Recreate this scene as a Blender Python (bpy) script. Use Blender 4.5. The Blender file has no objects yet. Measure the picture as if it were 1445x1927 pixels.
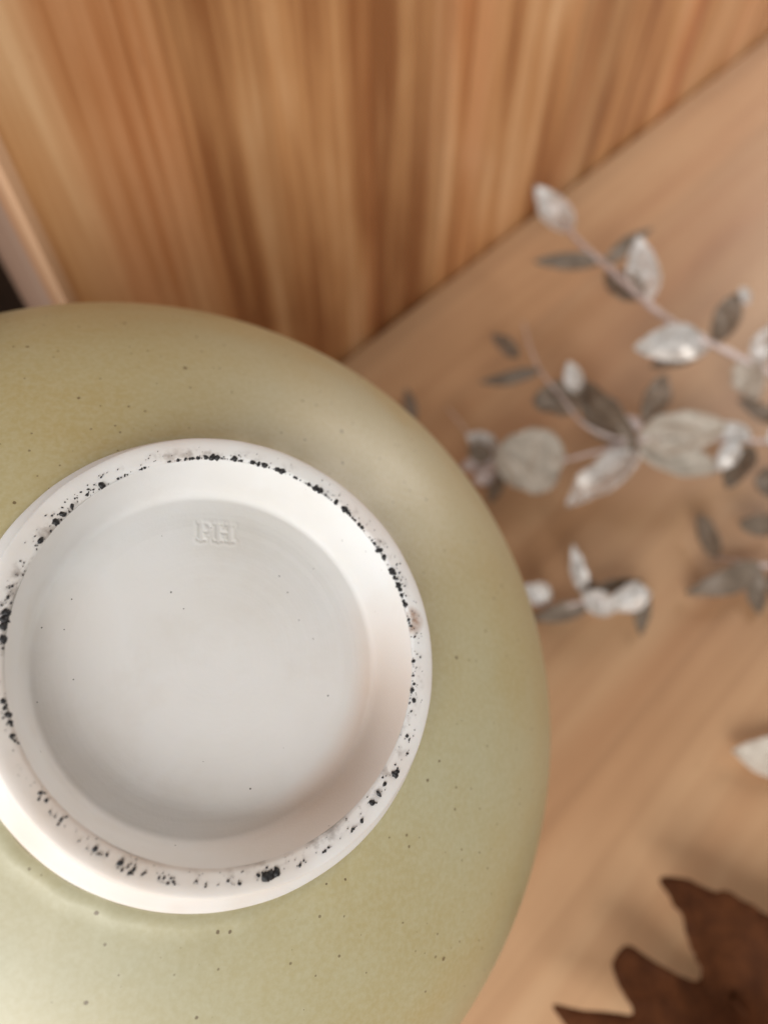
import bpy, bmesh, math, random
from mathutils import Vector, Matrix, noise
S = bpy.context.scene
COL = S.collection
rnd = random.Random(7)
R_ = math.radians

# ------------------------------------------------------------------ camera
PW, PH_, F_PX = 1445.0, 1927.0, 1447.0          # photograph size and focal length in pixels
PITCH = R_(60.0)
CAM = Vector((0.0, 0.0, 0.35213))                # metres; table top is z = 0
cd = bpy.data.cameras.new('camera'); cam = bpy.data.objects.new('camera', cd); COL.objects.link(cam)
cam.location = CAM; cam.rotation_euler = (math.pi / 2 - PITCH, 0, 0)
cd.sensor_fit = 'HORIZONTAL'; cd.sensor_width = 36.0; cd.lens = 36.0 * F_PX / PW
cd.clip_start = 0.005; cd.clip_end = 50
cd.dof.use_dof = True; cd.dof.focus_distance = 0.143; cd.dof.aperture_fstop = 10.5
S.camera = cam
FW = Vector((0, math.cos(PITCH), -math.sin(PITCH))); UP = Vector((0, math.sin(PITCH), math.cos(PITCH))); RT = Vector((1, 0, 0))
def ray(px, py):
    return RT * ((px - PW / 2) / F_PX) - UP * ((py - PH_ / 2) / F_PX) + FW
def at(px, py, h=0.0):                           # pixel -> point at height h above the table
    d = ray(px, py); k = (CAM.z - h) / -d.z
    return CAM + d * k

# ------------------------------------------------------------------ light
w = bpy.data.worlds.new('World'); S.world = w; w.use_nodes = True
w.node_tree.nodes['Background'].inputs[0].default_value = (1.0, 0.95, 0.90, 1)
w.node_tree.nodes['Background'].inputs[1].default_value = 0.20
def area(name, loc, target, sx, sy, power, col):
    l = bpy.data.lights.new(name, 'AREA'); l.shape = 'RECTANGLE'; l.size = sx; l.size_y = sy; l.energy = power; l.color = col
    o = bpy.data.objects.new(name, l); COL.objects.link(o); o.location = loc
    o.rotation_euler = (Vector(target) - Vector(loc)).to_track_quat('-Z', 'Y').to_euler(); return o
area('window_light', (-0.14, -0.95, 0.86), (0.05, 0.15, 0.08), 0.9, 0.7, 13.5, (1.0, 0.985, 0.96))
area('side_window_light', (-0.95, -0.52, 0.50), (0.0, 0.08, 0.10), 0.7, 0.5, 9.0, (0.88, 0.94, 1.0))
area('far_window_light', (0.80, 1.05, 0.55), (0.25, 0.45, 0.0), 0.8, 0.7, 9.5, (1.0, 0.96, 0.90))
S.view_settings.view_transform = 'Standard'; S.view_settings.look = 'None'
S.view_settings.exposure = 0.1; S.view_settings.gamma = 1.0
S.cycles.use_denoising = True; S.cycles.max_bounces = 8

# ------------------------------------------------------------------ material helpers
class N:
    def __init__(s, name):
        s.m = bpy.data.materials.new(name); s.m.use_nodes = True; s.t = s.m.node_tree
        s.b = s.t.nodes['Principled BSDF']
        s.tc = s.t.nodes.new('ShaderNodeTexCoord')
    def n(s, typ, **kw):
        nd = s.t.nodes.new('ShaderNode' + typ)
        for k, v in kw.items():
            if k in nd.bl_rna.properties: setattr(nd, k, v)
            else: s.put(nd.inputs[k.replace('_', ' ')], v)
        return nd
    def put(s, sock, v):
        if isinstance(v, bpy.types.NodeSocket): s.t.links.new(v, sock)
        else: sock.default_value = v
    def obj(s): return s.tc.outputs['Object']
    def mapping(s, v, scale=(1, 1, 1), loc=(0, 0, 0)):
        m = s.n('Mapping'); s.put(m.inputs['Vector'], v); m.inputs['Scale'].default_value = scale; m.inputs['Location'].default_value = loc
        return m.outputs[0]
    def noise(s, v, scale, detail=3, rough=.5, dist=0):
        nd = s.n('TexNoise'); s.put(nd.inputs['Vector'], v); nd.inputs['Scale'].default_value = scale
        nd.inputs['Detail'].default_value = detail; nd.inputs['Roughness'].default_value = rough; nd.inputs['Distortion'].default_value = dist
        return nd.outputs['Fac']
    def ramp(s, fac, stops, interp='LINEAR'):
        nd = s.n('ValToRGB'); s.put(nd.inputs[0], fac); cr = nd.color_ramp; cr.interpolation = interp
        while len(cr.elements) < len(stops): cr.elements.new(.5)
        for e, (p, c) in zip(cr.elements, stops):
            e.position = p; e.color = (*c, 1) if len(c) == 3 else c
        return nd.outputs[0]
    def mix(s, fac, a, b, mode='MIX'):
        nd = s.n('Mix', data_type='RGBA', blend_type=mode)
        s.put(nd.inputs[0], fac)
        for i, v in ((6, a), (7, b)):
            s.put(nd.inputs[i], v if isinstance(v, bpy.types.NodeSocket) else (*v, 1))
        return nd.outputs[2]
    def math(s, op, a, b=0.0, clamp=False):
        nd = s.n('Math', operation=op); nd.use_clamp = clamp
        s.put(nd.inputs[0], a); s.put(nd.inputs[1], b); return nd.outputs[0]
    def mrange(s, v, a, b, c=0.0, d=1.0):
        nd = s.n('MapRange'); nd.clamp = True
        for k, x in zip(range(5), (v, a, b, c, d)): s.put(nd.inputs[k], x)
        return nd.outputs[0]
    def bump(s, h, strength, dist=.001):
        nd = s.n('Bump'); nd.inputs['Strength'].default_value = strength; nd.inputs['Distance'].default_value = dist
        s.put(nd.inputs['Height'], h); s.put(s.b.inputs['Normal'], nd.outputs[0])
    def set(s, **kw):
        for k, v in kw.items():
            if isinstance(v, tuple) and len(v) == 3 and 'Color' in k: v = (*v, 1)
            s.put(s.b.inputs[k.replace('_', ' ')], v)
        return s.m

def wood(name, axis, light, mid, dark, rough=.45, seed=0.0, stave=0.055, contrast=1.0, broad=1.0, rings=38.0, fine=.10, line_amt=.15, ruddy=(.86, .60, .48)):
    """pine with its grain along local axis 'x' or 'z'; streaks across local x or y"""
    g = N(name)
    sc = (lambda a, b: (a, b, b)) if axis == 'x' else (lambda a, b: (b, b, a))
    v = g.obj()
    warp = g.noise(g.mapping(v, sc(3, 9), (seed, 0, 0)), 1.0, 2)
    def streak(along, across, detail, rgh, off):
        return g.noise(g.mapping(v, sc(along, across), (seed + off, off * 1.3, off * .7)), 1.0, detail, rgh, .35)
    s1 = streak(2.2, 30 * broad, 3, .5, 1.0)
    s2 = streak(3.5, 80 * broad, 3, .55, 4.0)
    s3 = streak(4, 260, 2, .5, 9.0)
    blot = g.noise(g.mapping(v, sc(7, 20), (seed, 3, 1)), 1.0, 3, .55)
    f = g.math('ADD', g.math('MULTIPLY', s1, .62), g.math('MULTIPLY', s2, .38))
    f = g.math('ADD', f, g.math('MULTIPLY', g.math('SUBTRACT', s3, .5), fine))
    f = g.math('ADD', f, g.math('MULTIPLY', g.math('SUBTRACT', blot, .5), .45))
    f = g.math('ADD', g.math('MULTIPLY', g.math('SUBTRACT', f, .5), contrast), .5)
    sep = g.n('SeparateXYZ'); g.put(sep.inputs[0], v)
    q = sep.outputs[1] if axis == 'x' else sep.outputs[0]
    w1 = g.noise(g.mapping(v, sc(1.1, 12), (seed, 7, 2)), 1.0, 2, .45)
    saw = g.math('FRACT', g.math('ADD', g.math('MULTIPLY', q, rings), g.math('MULTIPLY', w1, 5.0)))
    line = g.ramp(saw, [(0, (0, 0, 0)), (.55, (.15, .15, .15)), (.86, (1, 1, 1)), (.95, (.9, .9, .9)), (1, (0, 0, 0))])
    f = g.math('SUBTRACT', f, g.math('MULTIPLY', line, line_amt))
    col = g.ramp(f, [(.24, dark), (.46, mid), (.70, light)])
    col = g.mix(g.mrange(g.noise(g.mapping(v, sc(2, 22), (seed, 1, 9)), 1.0, 2), .50, .72, 0, .8), col, g.mix(1.0, col, ruddy, 'MULTIPLY'))
    # glued-up staves, each a slightly different tone
    cell = g.math('FLOOR', g.math('DIVIDE', g.math('ADD', q, seed * .013), stave))
    wn = g.n('TexWhiteNoise', noise_dimensions='1D'); g.put(wn.inputs['W'], cell)
    tone = g.mrange(wn.outputs['Value'], 0, 1, .84, 1.1)
    comb = g.n('CombineColor'); [g.put(comb.inputs[i], tone) for i in range(3)]
    col = g.mix(1.0, col, comb.outputs[0], 'MULTIPLY')
    fr_ = g.math('FRACT', g.math('DIVIDE', g.math('ADD', q, seed * .013), stave))
    col = g.mix(g.math('MULTIPLY', g.math('LESS_THAN', fr_, .014), .35), col, dark)
    fleck = g.noise(g.mapping(v, sc(70, 520), (seed, 2, 2)), 1.0, 2, .6)
    col = g.mix(g.mrange(fleck, .66, .74, 0, .45), col, dark)
    g.bump(g.math('ADD', s2, s3), .12, .0006)
    return g.set(Base_Color=col, Roughness=g.mrange(s2, .2, .8, rough - .07, rough + .1), Coat_Weight=.12, Coat_Roughness=.35)

M_wall = wood('pine_wall', 'z', (.82, .51, .27), (.62, .315, .13), (.36, .14, .045), seed=2.0, contrast=1.5, broad=.9, line_amt=.10, fine=.22)
M_table = wood('pine_table', 'x', (.63, .405, .23), (.53, .315, .17), (.40, .22, .11), seed=5.0, stave=.047, contrast=.85, broad=.6, line_amt=.07, ruddy=(.92, .82, .76))
M_edge = wood('pine_edge', 'z', (.66, .40, .24), (.55, .31, .17), (.42, .22, .11), seed=8.0)
M_post = wood('weathered_post', 'z', (.34, .215, .15), (.28, .165, .11), (.20, .11, .07), seed=11.0)
M_gap_shade = wood('gap_shade_wood', 'z', (.045, .024, .012), (.028, .014, .007), (.015, .007, .003), seed=3.0)

# --- vase materials (local z = axis of the pot, foot at +z)
def m_glaze():
    g = N('celadon_glaze'); v = g.obj()
    big = g.noise(g.mapping(v, (1, 1, .6), (2.3, .4, 0)), 11, 3, .5); med = g.noise(g.mapping(v, (1, 1, 1.6), (1, 2, 3)), 45, 4, .6)
    ringy = g.noise(g.mapping(v, (6, 6, 160)), 1, 2, .5)
    f = g.math('ADD', g.math('MULTIPLY', big, .6), g.math('ADD', g.math('MULTIPLY', med, .25), g.math('MULTIPLY', ringy, .15)))
    col = g.ramp(f, [(.36, (.43, .34, .145)), (.5, (.445, .38, .195)), (.64, (.455, .425, .265))])
    fine = g.noise(v, 900, 2, .6)
    col = g.mix(g.mrange(fine, .35, .7, 0, .22), col, (.62, .60, .45))
    # iron specks
    for sc, th, offs, amt in ((230, .10, 3.1, .8), (430, .13, 7.7, .65)):
        vo = g.n('TexVoronoi'); g.put(vo.inputs['Vector'], g.mapping(v, (1, 1, 1), (offs, 0, 0))); vo.inputs['Scale'].default_value = sc
        keep = g.n('SeparateColor'); g.put(keep.inputs[0], vo.outputs['Color'])
        k = g.math('GREATER_THAN', keep.outputs[0], .15 if sc < 300 else .25)
        size = g.math('MULTIPLY', keep.outputs[1], th)
        d = g.math('LESS_THAN', g.math('ADD', vo.outputs['Distance'], g.math('MULTIPLY', g.math('SUBTRACT', fine, .5), .12)), size)
        col = g.mix(g.math('MULTIPLY', g.math('MULTIPLY', d, k), amt), col, (.10, .055, .015))
    g.bump(g.math('ADD', g.math('MULTIPLY', ringy, .6), g.math('ADD', g.math('MULTIPLY', fine, .12), g.math('MULTIPLY', med, .5))), .22, .0006)
    return g.set(Base_Color=col, Roughness=g.mrange(med, .3, .7, .40, .52), Coat_Weight=.2, Coat_Roughness=.36, Specular_IOR_Level=.95)
def m_porcelain(name, ring):
    g = N(name); v = g.obj()
    big = g.noise(v, 22, 3, .5); fine = g.noise(v, 1500, 2, .6)
    col = g.ramp(big, [(.35, (.73, .71, .675)), (.55, (.78, .77, .755)), (.7, (.77, .74, .705))])
    sep = g.n('SeparateXYZ'); g.put(sep.inputs[0], v)
    rr = g.math('SQRT', g.math('ADD', g.math('MULTIPLY', sep.outputs[0], sep.outputs[0]), g.math('MULTIPLY', sep.outputs[1], sep.outputs[1])))
    if ring:
        # scorched biscuit tint and grey dirt along the inner half of the foot
        sm = g.noise(v, 260, 4, .65); sm2 = g.noise(v, 60, 2, .5)
        m = g.math('MULTIPLY', g.mrange(sm, .5, .72), g.math('MULTIPLY', g.mrange(rr, .0366, .0376), g.mrange(rr, .0402, .0388)))
        col = g.mix(g.math('MULTIPLY', m, g.mrange(sm2, .36, .58, 0, .85)), col, (.20, .17, .15))
        col = g.mix(g.mrange(sm2, .5, .75, 0, .35), col, (.66, .54, .46))
        d = g.n('VectorMath', operation='DISTANCE'); g.put(d.inputs[0], v); d.inputs[1].default_value = RUST
        m = g.math('MULTIPLY', g.mrange(d.outputs['Value'], .0034, .0010), g.mrange(sm, .34, .52))
        col = g.mix(m, col, (.30, .14, .06))
        d2 = g.n('VectorMath', operation='DISTANCE'); g.put(d2.inputs[0], v); d2.inputs[1].default_value = RING_TINT
        col = g.mix(g.math('MULTIPLY', g.mrange(d2.outputs['Value'], .040, .012), g.mrange(sm2, .25, .6, .35, .8)), col, (.64, .53, .44))  # beige tint fading outward from a point on the ring
        g.bump(g.math('ADD', g.math('MULTIPLY', sm, .6), g.math('MULTIPLY', fine, .3)), .25, .0003)
    else:
        turn = g.noise(g.mapping(v, (1, 1, 1)), 8, 1)
        w_ = g.n('TexNoise', noise_dimensions='1D'); g.put(w_.inputs['W'], g.math('ADD', rr, g.math('MULTIPLY', turn, .002))); w_.inputs['Scale'].default_value = 420; w_.inputs['Detail'].default_value = 3
        vo = g.n('TexVoronoi'); g.put(vo.inputs['Vector'], v); vo.inputs['Scale'].default_value = 330
        keep = g.n('SeparateColor'); g.put(keep.inputs[0], vo.outputs['Color'])
        sp = g.math('MULTIPLY', g.math('GREATER_THAN', keep.outputs[0], .35), g.math('LESS_THAN', vo.outputs['Distance'], g.math('MULTIPLY', keep.outputs[1], .065)))
        col = g.mix(g.math('MULTIPLY', sp, .85), col, (.05, .04, .035))
        col = g.mix(g.mrange(g.noise(g.mapping(v, (1, 1, 1), (4, 4, 4)), 60, 4, .65), .52, .75, 0, .16), col, (.56, .48, .38))
        d3 = g.n('VectorMath', operation='DISTANCE'); g.put(d3.inputs[0], v); d3.inputs[1].default_value = WALL_TINT
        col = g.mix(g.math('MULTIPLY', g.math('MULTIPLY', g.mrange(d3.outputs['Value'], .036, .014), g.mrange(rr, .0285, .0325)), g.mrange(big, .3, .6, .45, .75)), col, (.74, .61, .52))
        g.bump(g.math('ADD', g.math('MULTIPLY', w_.outputs['Fac'], .7), g.math('MULTIPLY', fine, .35)), .24, .0004)
    return g.set(Base_Color=col, Roughness=.52, Subsurface_Weight=.12, Subsurface_Radius=(.004, .003, .002), Subsurface_Scale=.3, Specular_IOR_Level=.4)
def m_grit():
    g = N('fired_black_grit'); f = g.noise(g.obj(), 2500, 3)
    g.bump(f, .6, .0003)
    return g.set(Base_Color=g.ramp(f, [(.3, (.006, .006, .008)), (.7, (.02, .018, .018))]), Roughness=.45)

def m_leaf(name, a, b, metallic, rough, veins=.5):
    g = N(name); v = g.tc.outputs['UV']
    o = g.obj()
    n1 = g.noise(o, 140, 4, .6); n2 = g.noise(o, 700, 3, .6)
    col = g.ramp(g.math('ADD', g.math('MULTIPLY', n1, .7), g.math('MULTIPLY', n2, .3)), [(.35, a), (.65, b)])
    g.bump(g.math('ADD', g.math('MULTIPLY', n1, 1.0), g.math('MULTIPLY', n2, .35)), veins, .0012)
    return g.set(Base_Color=col, Metallic=metallic, Roughness=rough)
M_silver = m_leaf('silvered_leaf', (.48, .44, .40), (.92, .90, .885), .28, .36, .5)
M_pale = m_leaf('pale_dry_leaf', (.44, .385, .32), (.62, .56, .48), .05, .5, .7)
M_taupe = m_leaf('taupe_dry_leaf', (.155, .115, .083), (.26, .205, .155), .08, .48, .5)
M_stem = m_leaf('rosy_silver_stem', (.50, .40, .37), (.72, .62, .60), .30, .38, .5)
M_brown = m_leaf('dark_brown_leaf', (.048, .015, .005), (.095, .031, .010), .0, .8, .8); M_brown.node_tree.nodes['Principled BSDF'].inputs['Specular IOR Level'].default_value = .12
M_white = m_leaf('bleached_leaf', (.58, .50, .42), (.72, .65, .56), .0, .55, .4)

# ------------------------------------------------------------------ mesh helpers
def link(name, me, mat=None, parent=None, smooth=True):
    if mat: me.materials.append(mat)
    if smooth: me.polygons.foreach_set('use_smooth', [True] * len(me.polygons))
    o = bpy.data.objects.new(name, me); COL.objects.link(o)
    if parent: o.parent = parent
    return o
def mesh(name, vs, fs):
    me = bpy.data.meshes.new(name); me.from_pydata([tuple(v) for v in vs], [], fs); me.update(); return me
def tag(o, label, cat=None, group=None, kind=None):
    o['label'] = label
    if cat: o['category'] = cat
    if group: o['group'] = group
    if kind: o['kind'] = kind
    return o
def box(name, lo, hi, mat, bev=.001, parent=None):
    bm = bmesh.new(); bmesh.ops.create_cube(bm, size=1)
    for v in bm.verts: v.co = Vector([(lo[i] + hi[i]) / 2 + v.co[i] * (hi[i] - lo[i]) for i in range(3)])
    bmesh.ops.bevel(bm, geom=list(bm.edges), offset=bev, segments=3, affect='EDGES', profile=.5)
    me = bpy.data.meshes.new(name); bm.to_mesh(me); bm.free()
    o = link(name, me, mat, parent, smooth=False); return o

# ------------------------------------------------------------------ setting: table and wall
A = at(640, 675); B = at(1445, 60)
E_ = (B - A).normalized(); YAW = math.atan2(E_.y, E_.x)      # along the wall; the wall faces -y of that frame
FRAME = Matrix.Translation(A) @ Matrix.Rotation(YAW, 4, 'Z')
def wall_u(px, py):                                          # pixel -> local x on the wall face
    d = FRAME.inverted().to_3x3() @ ray(px, py); c = FRAME.inverted() @ CAM
    return (c + d * (-c.y / d.y))
u_edge = (wall_u(10, 270).x + wall_u(130, 540).x) / 2
t = box('table', (-.75, -.95, -.03), (1.3, -.0026, 0), M_table, .002); t.matrix_world = FRAME
tag(t, 'pale pine table top with its grain running along the wall', kind='structure')
# wall board with a broad chamfer down its free end
ch, th = .0050, .014
prof = [(u_edge + .0, -.0), (1.25, 0), (1.25, th), (u_edge - ch, th), (u_edge - ch, ch * .55), (u_edge - ch * .75, ch * .12)]
vs, fs = [], []
for z in (-.05, .75):
    vs += [(x, y, z) for x, y in prof]
n = len(prof)
fs = [tuple(range(n - 1, -1, -1)), tuple(range(n, 2 * n))] + [(i, (i + 1) % n, (i + 1) % n + n, i + n) for i in range(n)]
me = mesh('wall', vs, fs); wl = link('wall', me, M_wall, smooth=False); wl.matrix_world = FRAME
wl.data.materials.append(M_edge)
for p in wl.data.polygons:
    c = p.center
    if c.x < u_edge and -.04 < c.z < .7 and p.normal.x < -.1: p.material_index = 1
box('end_post', (u_edge - ch + .0006, th + .0004, -.05), (u_edge + .03, th + .044, .75), M_post, .0015, wl)
tag(wl, 'orange brown pine wall board with upright grain behind the table', kind='structure')
bk = box('gap_shade_panel', (u_edge - .09, .10, -.05), (u_edge + .12, .115, .40), M_gap_shade); bk.matrix_world = FRAME  # board added for the dark recess, its shade put into the near-black colour
tag(bk, 'near-black board standing for the shade in the gap past the end of the pine wall', kind='structure')

# ------------------------------------------------------------------ the pot
RB = .12
C_cam = Vector((-.07226, .06087, .23290)); a_cam = Vector((.41, -.337, -.848)).normalized()
W = lambda v: RT * v.x - UP * v.y + FW * v.z
PC = CAM + W(C_cam); AX = W(a_cam).normalized()
PC.z = RB + .0002
HF = .1075                                                   # height of the foot's standing ring over the pot's centre
# shift the axis sideways so that the foot ring centre falls where it is seen
xax = (RT - AX * RT.dot(AX)).normalized(); yax = AX.cross(xax)
ROT = Matrix((xax, yax, AX)).transposed().to_4x4()
POT = Matrix.Translation(PC) @ ROT
pot = bpy.data.objects.new('vase', None); COL.objects.link(pot); pot.matrix_world = POT; pot.empty_display_size = .05
tag(pot, 'round pale green glazed pot tipped over to show its unglazed white foot stamped PH', 'vase')
POTI = POT.inverted()
def on_foot(px, py, z=HF):                                   # pixel -> pot-local point on the plane of the foot ring
    c = POTI @ CAM; d = POTI.to_3x3() @ ray(px, py); return c + d * ((z - c.z) / d.z)
RUST = on_foot(771, 1168); RING_TINT = on_foot(150, 1590); WALL_TINT = on_foot(680, 1420, HF - .008)      # iron stain; beige tint on lower-left ring; peach tint on lower-right inner wall
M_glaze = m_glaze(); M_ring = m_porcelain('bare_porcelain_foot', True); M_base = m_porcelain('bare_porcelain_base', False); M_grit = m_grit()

def sm(x): x = min(1, max(0, x)); return x * x * (3 - 2 * x)
def catmull(pts, k):
    out = []
    for i in range(len(pts) - 1):
        p0, p1, p2, p3 = [Vector(pts[min(max(j, 0), len(pts) - 1)]) for j in (i - 1, i, i + 1, i + 2)]
        for s in range(k):
            q = s / k
            out.append(.5 * ((2 * p1) + (p2 - p0) * q + (2 * p0 - 5 * p1 + 4 * p2 - p3) * q * q + (3 * p1 - p0 - 3 * p2 + p3) * q ** 3))
    out.append(Vector(pts[-1])); return [(p[0], p[1]) for p in out]
def lathe(name, prof, angs, mat, disp=None, cap=False):
    vs, fs = [], []
    na = len(angs)
    for (r, z) in prof:
        for a in angs:
            p = Vector((r * math.cos(a), r * math.sin(a), z))
            if disp: p += disp(p, r, a)
            vs.append(p)
    for i in range(len(prof) - 1):
        for j in range(na):
            k = (j + 1) % na
            fs.append((i * na + j, (i + 1) * na + j, (i + 1) * na + k, i * na + k))
    if cap:
        c = len(vs); vs.append(Vector((0, 0, prof[-1][1]))); b = (len(prof) - 1) * na
        for j in range(na): fs.append((b + j, c, b + (j + 1) % na))
    return link(name, mesh(name, vs, fs), mat, pot)
UNI = [2 * math.pi * i / 288 for i in range(288)]
def shell(phi, R):
    k = .125 * sm((phi - R_(34)) / R_(40))
    return (R * math.cos(phi), R * math.sin(phi) * (1 - k))
FO = .0450                                                   # radius where the glaze stops on the foot
phis = [R_(-72 + i * (68.8 + 72) / 130) for i in range(131)]
out_p = [shell(p, RB) for p in phis]
out_p = [q for q in out_p if q[0] > FO + .0006] + [(FO + .0003, out_p[-1][1] + .0000), (FO - .0002, out_p[-1][1] - .0003), (FO - .0012, out_p[-1][1] - .0009)]
inn_p = [shell(p, RB - .0055) for p in phis if p < R_(60)]
inn_p = [(.001, .0865)] + inn_p[::-1]
lip = [(inn_p[-1][0] + .001, inn_p[-1][1] - .0035), (out_p[0][0] - .001, out_p[0][1] - .0008)]
def wob(p, r, a):
    q = noise.noise(p * 16) * .00035 + noise.noise(Vector((p.z * 130, 0, 0))) * .00005
    e = sm((p.z - .094) / .003) if r < .05 else 0.0
    return p.normalized() * q + Vector((p.x, p.y, 0)).normalized() * (e * .0007 * noise.noise(Vector((math.cos(a) * 7, math.sin(a) * 7, 5))))
body = lathe('body', inn_p + lip + out_p, UNI, M_glaze, wob)
body['label'] = 'pale celadon green glazed body freckled with brown specks'
ZG = out_p[-3][1]
ring_p = catmull([(FO + .0005, ZG - .0022), (FO - .0001, ZG + .0003), (FO - .0003, ZG + .0020), (FO - .0017, ZG + .0037), (FO - .0027, ZG + .0050), (FO - .0029, ZG + .0062), (.0422, HF - .0014), (.0420, HF - .0005), (.0415, HF - .0001), (.0404, HF + .0001), (.0390, HF), (.0380, HF - .0002), (.03745, HF - .0007)], 6)
def wob2(p, r, a):
    q = noise.noise(Vector((math.cos(a) * 4, math.sin(a) * 4, 0))) * .00025 + noise.noise(p * 260) * .00006
    return Vector((0, 0, q * (1 if r < .042 else .3))) + Vector((p.x, p.y, 0)).normalized() * noise.noise(p * 120) * .00010
fr = lathe('foot_ring', ring_p, UNI, M_ring, wob2)
fr['label'] = 'bare white foot ring crusted with black kiln grit'

# base with the stamp pressed in: heights from the distance to the letters' strokes
st_o = on_foot(369, 1019, HF - .0118); st_x = on_foot(444, 1024, HF - .0118); st_y = on_foot(373, 979, HF - .0118)
ux = (st_x - st_o); LW = ux.length; ux.normalize(); uy = (st_y - st_o); uy -= ux * uy.dot(ux); LH = uy.length; uy.normalize(); st_o += ux * LW * .04 + uy * LH * .07; LW *= .92; LH *= .86
def segd(p, a, b):
    ab = (b[0] - a[0], b[1] - a[1]); q = max(0, min(1, ((p[0] - a[0]) * ab[0] + (p[1] - a[1]) * ab[1]) / (ab[0] ** 2 + ab[1] ** 2)))
    return math.hypot(p[0] - a[0] - q * ab[0], p[1] - a[1] - q * ab[1])
STR = []                                                     # strokes (a, b, half width) in units of the letter height
def L(a, b, hw): STR.append((a, b, hw))
L((.16, .05), (.16, .95), .105); L((.02, .04), (.36, .04), .05); L((.02, .95), (.2, .95), .05)           # P
arc = [(.16, .94)] + [(.40 + .20 * math.cos(R_(a)), .72 + .22 * math.sin(R_(a))) for a in range(90, -91, -22)] + [(.16, .48)]
for i in range(len(arc) - 1): L(arc[i], arc[i + 1], .06)
L((1.02, .05), (1.02, .95), .10); L((1.62, .05), (1.62, .95), .10); L((1.02, .50), (1.62, .50), .055)    # H
for x in (1.02, 1.62):
    L((x - .19, .04), (x + .19, .04), .05); L((x - .19, .95), (x + .19, .95), .05)
ASP = LW / LH / 1.85
def stamp(p):
    d = p - st_o; x = d.dot(ux) / LH / ASP; y = d.dot(uy) / LH
    if x < -.4 or x > 2.3 or y < -.4 or y > 1.4: return 0.0
    s = min(segd((x, y), a, b) - hw for a, b, hw in STR)
    dep = -.00015 * (1 - sm((s + .06) / .16))
    return dep + .00007 * math.exp(-((s - .12) / .09) ** 2)
mid = st_o + ux * LW / 2 + uy * LH / 2; am = math.atan2(mid.y, mid.x); rm = math.hypot(mid.x, mid.y)
span = LW * .8 / rm
angs = sorted([am - span + 2 * span * i / 150 for i in range(151)] + [am + span + (2 * math.pi - 2 * span) * i / 240 for i in range(1, 240)])
base_c = catmull([(.03745, HF - .0007), (.03715, HF - .0016), (.0366, HF - .0040), (.0357, HF - .0075), (.0350, HF - .0102), (.0344, HF - .0117), (.0335, HF - .0124), (.0322, HF - .0123), (.0295, HF - .0120), (.0272, HF - .0118)], 7)
rlo, rhi = rm - LH * .95, min(.0272, rm + LH * .95)
rad = [.0272 - (.0272 - rhi) * i / 4 for i in range(1, 5)] + [rhi - (rhi - rlo) * i / 80 for i in range(1, 81)] + [rlo - (rlo - .001) * i / 24 for i in range(1, 25)]
base_p = base_c + [(r, HF - .0118 - .0003 * (1 - r / .0272)) for r in rad if r < .0272 - 1e-6]
def bdisp(p, r, a):
    return Vector((0, 0, stamp(p) if r < .0285 else 0)) + Vector((0, 0, noise.noise(p * 90) * .00012 * sm((.037 - r) / .002)))
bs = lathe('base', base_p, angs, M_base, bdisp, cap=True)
bs['label'] = 'sunken white underside with the letters PH pressed into it'

# black grit fired onto the foot: x, y, radius in photograph pixels
GRIT = [(192,912,9),(118,967,8),(105,982,8),(135,951,5),(164,930,4),(166,921,3),(145,937,2),(76,1016,7),(45,1059,2),(48,1082,2),(23,1103,3),(15,1124,4),(12,1152,8),(9,1166,9),(6,1178,8),(5,1201,9),(224,901,2.5),(240,900,2.5),(277,887,3),(270,887,2),(324,880,2.5),(339,876,4),(351,867,4),(360,872,3),(366,876,4),(375,874,5),(390,873,6),(403,874,9),(411,875,7),
(442,869,7),(442,877,8),(474,885,6),(485,889,6),(496,889,8),(519,899,7),(528,900,9),(557,908,2),(549,915,3),(574,927,4),(586,934,8),(594,938,8),(609,939,3),(622,959,7),(638,970,9),(647,974,6),(667,995,5),(673,1000,5),(661,986,3),(693,1022,3),(693,1031,5),(706,1041,9),(714,1053,7),(734,1075,9),(730,1082,8),(738,1089,5),(744,1104,8),(746,1112,6),(756,1120,5),(764,1137,7),(757,1131,4),(767,1166,4),(775,1178,3),(781,1198,3),(748,1089,3),
(780,1244,5),(778,1271,4),(775,1298,6),(780,1287,4),(779,1319,6),(774,1339,3),(766,1386,4),(776,1425,3),(743,1458,8),(748,1453,5),(724,1476,5),(713,1495,6),(700,1511,7),(682,1549,4),(664,1560,3),(665,1569,3),(618,1596,3),(615,1609,3),(565,1631,4),(571,1620,2.5),(520,1643,9),(507,1647,10),(501,1652,10),(486,1648,4),(450,1676,3),(429,1659,3),
(6,1319,6),(9,1333,4),(16,1344,7),(20,1358,5),(23,1385,5),(28,1394,3),(76,1492,6),(73,1504,5),(87,1507,7),(94,1528,4),(115,1544,6),(104,1538,3),(179,1598,8),(187,1608,4),(201,1610,5),(226,1625,9),(240,1633,4),(252,1637,6),(227,1643,5),(242,1647,6),(267,1647,4),(299,1653,5),(308,1653,5),(313,1668,5),(326,1660,5),(327,1671,3),(387,1664,3),(369,1659,4)]
def ring_z(r):
    best = min(range(len(ring_p) - 1), key=lambda i: abs((ring_p[i][0] + ring_p[i + 1][0]) / 2 - r) if ring_p[i][1] > HF - .0015 else 9)
    return (ring_p[best][1] + ring_p[best + 1][1]) / 2
gv, gf = [], []
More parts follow.
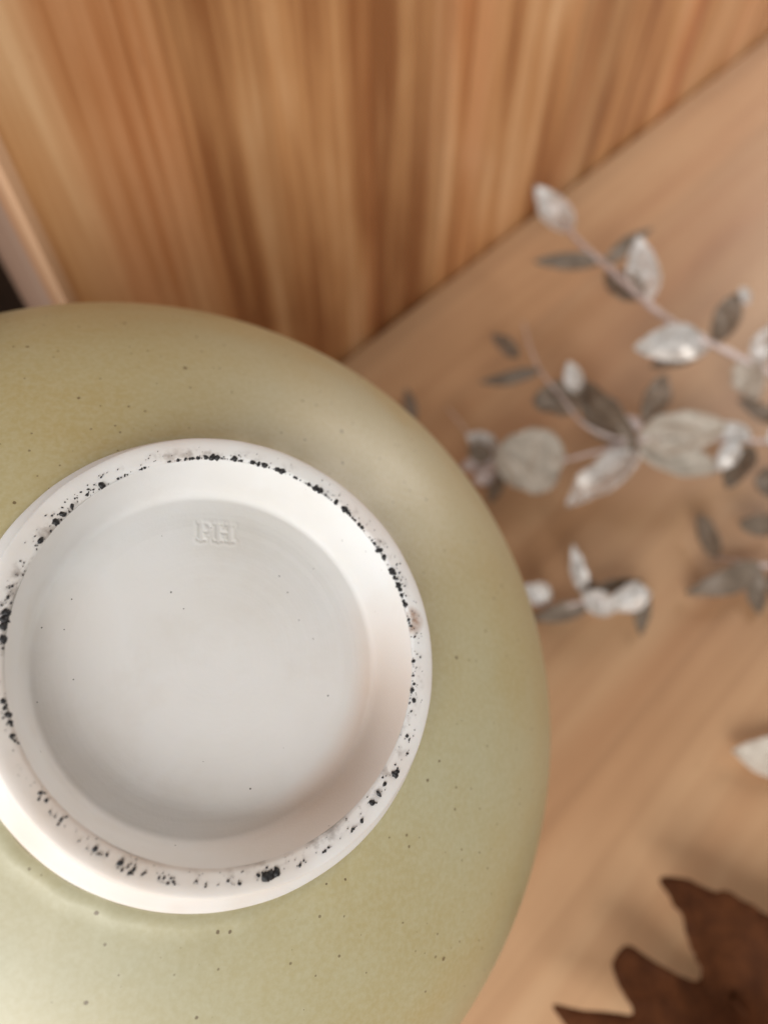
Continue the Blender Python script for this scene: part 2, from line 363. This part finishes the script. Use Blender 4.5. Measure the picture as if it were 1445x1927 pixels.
def grit(p, r):
    rr = math.hypot(p.x, p.y); lo, hi = .0376 + r * .35, .0401
    s = min(max(rr, lo), hi) / rr; x, y = p.x * s, p.y * s; z = ring_z(rr * s)
    k = 9 if r > .0003 else 6; b = len(gv); ph = rnd.random() * 6.3; el = rnd.uniform(1.0, 1.3); eo = rnd.random() * 3.1
    def pt(rad, a, h):
        ex, ey = rad * el * math.cos(a - eo), rad / el * math.sin(a - eo)
        return (x + ex * math.cos(eo) - ey * math.sin(eo), y + ex * math.sin(eo) + ey * math.cos(eo), z + h)
    jag = [rnd.uniform(.72, 1.22) for _ in range(k)]
    for ringr, h in ((1.0, -.00025), (.95, .00012), (.55, .00016 + r * .22)):
        for i in range(k): gv.append(pt(r * ringr * (jag[i] if ringr > .6 else .5 + .5 * jag[i]), ph + 6.2832 * i / k, h))
    gv.append(pt(0, 0, .00016 + r * .28))
    for q in (0, 1):
        for i in range(k):
            j = (i + 1) % k; gf.append((b + q * k + i, b + q * k + j, b + (q + 1) * k + j, b + (q + 1) * k + i))
    for i in range(k): gf.append((b + 2 * k + i, b + 2 * k + (i + 1) % k, b + 3 * k))
PX = .0001
for (x, y, r) in GRIT:
    if y > 1450 and x < 400: r *= .62
    grit(on_foot(x, y), r * PX * .88)
    for q in range(int((1 if y > 1450 else 1.6) + r * (.35 if y > 1450 else .7))):                          # crumbs around each lump
        a = rnd.random() * 6.28; d = rnd.uniform(.6, 2.6) * r + 3
        grit(on_foot(x + d * math.cos(a), y + d * math.sin(a)), PX * rnd.choice((.7, .9, 1.2, 1.6, 2.2)))
for q in range(150):
    a = rnd.random() * 6.28; rr = rnd.uniform(.0378, .0400)
    grit(Vector((rr * math.cos(a), rr * math.sin(a), HF)), PX * rnd.uniform(.5, 1.1))
gr = link('kiln_grit', mesh('kiln_grit', gv, gf), M_grit, pot, smooth=True); gr['kind'] = 'stuff'
gr['label'] = 'black kiln grit fused along the foot ring'

# ------------------------------------------------------------------ dried sprigs
def empty(name, loc):
    o = bpy.data.objects.new(name, None); COL.objects.link(o); o.location = loc; o.empty_display_size = .02; return o
def tube(name, pts, r0, r1, mat, parent, k=8):
    pts = [Vector((*p, )) for p in pts]
    cr = []
    for i in range(len(pts) - 1):
        p0, p1, p2, p3 = [pts[min(max(j, 0), len(pts) - 1)] for j in (i - 1, i, i + 1, i + 2)]
        for s in range(6):
            q = s / 6; cr.append(.5 * ((2 * p1) + (p2 - p0) * q + (2 * p0 - 5 * p1 + 4 * p2 - p3) * q * q + (3 * p1 - p0 - 3 * p2 + p3) * q ** 3))
    cr.append(pts[-1]); vs, fs = [], []; nn = len(cr)
    for i, p in enumerate(cr):
        d = (cr[min(i + 1, nn - 1)] - cr[max(i - 1, 0)]).normalized(); a = d.orthogonal().normalized(); b = d.cross(a)
        if abs(d.z) < .95: a = d.cross(Vector((0, 0, 1))).normalized(); b = a.cross(d)
        r = r0 + (r1 - r0) * i / (nn - 1); r *= 1 + .12 * noise.noise(p * 400) + (.25 if i % 6 == 0 and 0 < i < nn - 1 else 0)
        for j in range(k): vs.append(p + (a * math.cos(6.2832 * j / k) + b * math.sin(6.2832 * j / k)) * r)
    for i in range(nn - 1):
        for j in range(k): fs.append((i * k + j, i * k + (j + 1) % k, (i + 1) * k + (j + 1) % k, (i + 1) * k + j))
    fs += [tuple(range(k - 1, -1, -1)), tuple(range((nn - 1) * k, nn * k))]
    o = link(name, mesh(name, [v - parent.location for v in vs], fs), mat, parent); return o
def leaf(base, tip, wpx, mat, parent, roll=0.0, cup=.25, bend=.1, blunt=.75, name='leaf'):
    p0 = at(*base); p1 = at(*tip); L_ = (p1 - p0); ln = L_.length; d = L_ / ln
    mid = (p0 + p1) / 2; view = (mid - CAM); dist = view.dot(FW); wd = wpx * dist / F_PX
    side = d.cross(view.normalized()).normalized(); side = Matrix.Rotation(R_(roll), 3, d) @ side; wd /= max(.5, math.cos(R_(roll)))
    nrm = side.cross(d).normalized()
    if nrm.z < 0: nrm = -nrm
    nu, nv = 22, 12; vs, fs, sd = [], [], Vector((rnd.random() * 9, rnd.random() * 9, 0))
    for i in range(nu + 1):
        u = i / nu; hw = wd / 2 * (math.sin(math.pi * min(1, u ** .85)) ** blunt) if 0 < i < nu else wd * .02
        for j in range(nv + 1):
            v = -1 + 2 * j / nv
            wig = 1 + .10 * noise.noise(Vector((u * 5, v > 0, 0)) + sd)
            p = p0 + d * (ln * u) + side * (hw * v * wig)
            h = bend * ln * 4 * u * (1 - u) - cup * hw * (1 - v * v) + .00025 * math.exp(-(v * 5) ** 2)
            h += noise.noise(Vector((u * 4, v * 1.5, 3)) + sd) * wd * .16 + noise.noise(Vector((u * 11, v * 4, 8)) + sd) * wd * .06
            p = p + nrm * h
            p.z = max(p.z, .0008)
            vs.append(p - parent.location)
    q = nv + 1
    for i in range(nu):
        for j in range(nv): fs.append((i * q + j, i * q + j + 1, (i + 1) * q + j + 1, (i + 1) * q + j))
    o = link(name, mesh(name, vs, fs), mat, parent)
    so = o.modifiers.new('thickness', 'SOLIDIFY'); so.thickness = .0006; so.offset = 0
    return o
SV, PL, TP = M_silver, M_pale, M_taupe
def sprig(label, stems, leaves):
    root = at(*stems[0][0][0]); e = empty('eucalyptus_sprig', (root.x, root.y, 0))
    tag(e, label, 'sprig', 'dried silvery sprigs lying on the table')
    for pts, r0, r1 in stems: tube('stem', [at(*p) for p in pts], r0, r1, M_stem, e)
    for i, lf in enumerate(leaves):
        (b, t_, wpx, mat), kw = lf[:4], (lf[4] if len(lf) > 4 else {})
        leaf(b, t_, wpx, mat, e, **{'roll': rnd.uniform(-25, 25), 'bend': rnd.uniform(-.06, .12), **kw})
    return e
sprig('silvery sprig slanting up to a single bright tip leaf near the pine wall',
 [([(1720,850,.0016),(1620,795,.012),(1540,748,.022),(1460,706,.028),(1370,662,.032),(1290,622,.034),(1220,572,.036),(1150,508,.037),(1090,455,.038),(1062,420,.039)], .0021, .0014)],
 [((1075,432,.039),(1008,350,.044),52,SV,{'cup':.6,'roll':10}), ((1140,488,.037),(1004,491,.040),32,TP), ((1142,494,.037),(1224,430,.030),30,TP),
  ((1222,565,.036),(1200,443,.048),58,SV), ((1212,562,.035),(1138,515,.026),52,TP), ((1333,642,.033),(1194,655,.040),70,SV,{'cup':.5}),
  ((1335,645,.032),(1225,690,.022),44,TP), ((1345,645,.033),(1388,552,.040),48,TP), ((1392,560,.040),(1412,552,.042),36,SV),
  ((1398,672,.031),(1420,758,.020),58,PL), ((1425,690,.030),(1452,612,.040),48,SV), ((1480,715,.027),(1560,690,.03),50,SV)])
sprig('bushy dried sprig with a round pale disc leaf beside the pot and large taupe leaves',
 [([(1700,850,.0016),(1580,842,.010),(1445,832,.020),(1290,825,.026),(1200,828,.028),(1120,850,.026),(1050,868,.020),(985,874,.014),(905,860,.010)], .0014, .0008),
  ([(1200,828,.028),(1150,822,.031),(1095,795,.034),(1055,745,.036),(1020,703,.036),(998,655,.033),(985,605,.028)], .0010, .0005),
  ([(905,860,.010),(880,815,.006),(842,768,.002)], .0007, .0004)],
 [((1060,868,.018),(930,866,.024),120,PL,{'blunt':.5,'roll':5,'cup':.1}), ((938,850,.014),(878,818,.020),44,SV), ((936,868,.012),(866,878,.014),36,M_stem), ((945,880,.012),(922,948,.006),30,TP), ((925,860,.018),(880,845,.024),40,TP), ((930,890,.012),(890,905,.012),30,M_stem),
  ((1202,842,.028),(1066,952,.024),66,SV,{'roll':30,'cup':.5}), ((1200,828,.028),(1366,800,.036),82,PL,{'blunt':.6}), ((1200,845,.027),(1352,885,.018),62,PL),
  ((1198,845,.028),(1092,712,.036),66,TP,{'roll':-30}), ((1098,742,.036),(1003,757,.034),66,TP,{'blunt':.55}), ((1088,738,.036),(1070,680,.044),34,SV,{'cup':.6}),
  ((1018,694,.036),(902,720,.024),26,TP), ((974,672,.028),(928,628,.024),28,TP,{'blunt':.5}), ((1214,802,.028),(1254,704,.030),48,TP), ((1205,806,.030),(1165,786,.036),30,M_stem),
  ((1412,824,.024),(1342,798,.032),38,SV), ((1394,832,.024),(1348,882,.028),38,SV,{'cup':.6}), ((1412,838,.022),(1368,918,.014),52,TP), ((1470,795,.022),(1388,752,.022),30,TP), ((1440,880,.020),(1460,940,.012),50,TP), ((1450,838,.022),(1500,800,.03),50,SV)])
sprig('small crumpled sprig of bright silver leaves close beside the pot',
 [([(1212,1138,.0015),(1165,1128,.010),(1110,1130,.012),(1060,1140,.008),(1005,1138,.0015)], .0011, .0008)],
 [((1036,1128,.008),(984,1102,.016),42,SV,{'cup':.6}), ((1102,1118,.012),(1078,1026,.030),28,SV,{'roll':30}), ((1156,1150,.010),(1096,1118,.020),46,SV,{'cup':.6}), ((1220,1112,.014),(1142,1142,.022),52,SV,{'cup':.6}), ((1118,1110,.012),(1208,1094,.014),28,TP), ((1216,1108,.012),(1206,1196,.004),28,TP), ((1114,1136,.010),(1002,1166,.004),36,TP), ((1105,1090,.014),(1112,1130,.012),34,TP)])
sprig('dull taupe leaf shapes on a stem, one of them arched, flat on the table',  # flat dark leaf shapes, built as leaves along a stem
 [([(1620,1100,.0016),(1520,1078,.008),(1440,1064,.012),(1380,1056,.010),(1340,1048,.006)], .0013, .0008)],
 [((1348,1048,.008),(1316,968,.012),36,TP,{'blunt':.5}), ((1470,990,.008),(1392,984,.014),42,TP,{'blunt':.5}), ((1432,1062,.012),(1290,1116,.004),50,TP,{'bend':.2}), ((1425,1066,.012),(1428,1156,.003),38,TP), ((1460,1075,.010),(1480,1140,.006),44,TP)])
def loose(name, label, base, tip, wpx, mat, **kw):
    p = at(*base); e = empty(name, (p.x, p.y, 0)); tag(e, label, 'leaf')
    l = leaf(base, tip, wpx, mat, e, name='blade', **kw); return e
loose('loose_leaf', 'tiny dark loose leaf on the table by the upper curve of the pot', (780, 792, .001), (764, 732, .003), 22, TP)
loose('loose_leaf', 'pale bleached leaf pointing towards the pot, apart from the sprigs', (1540, 1440, .001), (1378, 1414, .008), 80, M_white, cup=.2, bend=.05)

# ------------------------------------------------------------------ brown lobed leaf
OUT = [(1245,1655),(1300,1657),(1355,1686),(1372,1678),(1410,1698),(1460,1728),(1530,1745),(1610,1725),(1640,1790),(1610,1850),(1680,1900),(1730,1990),(1640,2030),(1560,2050),(1540,2110),(1440,2180),(1380,2120),(1330,2060),(1270,2010),(1190,1985),(1110,1950),(1080,1925),(1050,1883),(1105,1897),(1165,1901),(1205,1908),(1205,1893),(1176,1852),(1166,1815),(1178,1790),(1196,1777),(1240,1808),(1300,1838),(1338,1850),(1356,1842),(1352,1822),(1325,1795),(1308,1768),(1296,1730),(1272,1698)]
def chaikin(p):
    q = []
    for i in range(len(p)):
        a, b = p[i], p[(i + 1) % len(p)]
        q += [(a[0] * .8 + b[0] * .2, a[1] * .8 + b[1] * .2), (a[0] * .2 + b[0] * .8, a[1] * .2 + b[1] * .8)]
    return q
OUT = [(x + 3 * noise.noise(Vector((x * .05, y * .05, 0))), y + 3 * noise.noise(Vector((x * .05, y * .05, 9)))) for x, y in chaikin(chaikin(OUT))]
LC = at(1420, 1880, .009); lroot = empty('brown_leaf', (LC.x, LC.y, 0))
tag(lroot, 'dark brown curled leaf with pointed lobes lying on the table', 'leaf')
bm = bmesh.new(); vv = [bm.verts.new(at(x, y, .009)) for x, y in OUT]
ee = [bm.edges.new((vv[i], vv[(i + 1) % len(vv)])) for i in range(len(vv))]
bmesh.ops.triangle_fill(bm, edges=ee, use_beauty=True)
for _ in range(3):
    bmesh.ops.subdivide_edges(bm, edges=[e for e in bm.edges if e.calc_length() > .004], cuts=1)
    bmesh.ops.triangulate(bm, faces=bm.faces[:])
for v in bm.verts:
    r = (v.co - LC).length; h = .010 * sm(r / .06) * (1 if v.co.y > LC.y - .03 else .2) - .012 * sm((.03 - r) / .03)
    v.co.z += h + noise.noise(v.co * 45) * .003
zmin = min(v.co.z for v in bm.verts)
VEIN = [at(x, y, .009) for x, y in ((1250,1660),(1190,1790),(1060,1888),(1600,1740),(1700,1980))]
for v in bm.verts:
    v.co.z += .0012 - zmin
    d = min((lambda a, b, p: ((p - a) - (b - a) * max(0, min(1, (p - a).dot(b - a) / (b - a).length_squared))).length)(Vector((LC.x, LC.y)), Vector((q.x, q.y)), Vector((v.co.x, v.co.y))) for q in VEIN)
    v.co.z += .0008 * math.exp(-(d / .0012) ** 2); v.co -= lroot.location
me = bpy.data.meshes.new('blade'); bm.to_mesh(me); bm.free()
bl = link('blade', me, M_brown, lroot); so = bl.modifiers.new('thickness', 'SOLIDIFY'); so.thickness = .0006; so.offset = 0
tube('leaf_stalk', [LC + Vector((0, 0, -.005)), at(1500, 2000, .004), at(1600, 2160, .0022)], .0013, .0010, M_brown, lroot)
lroot.location.x -= .0065
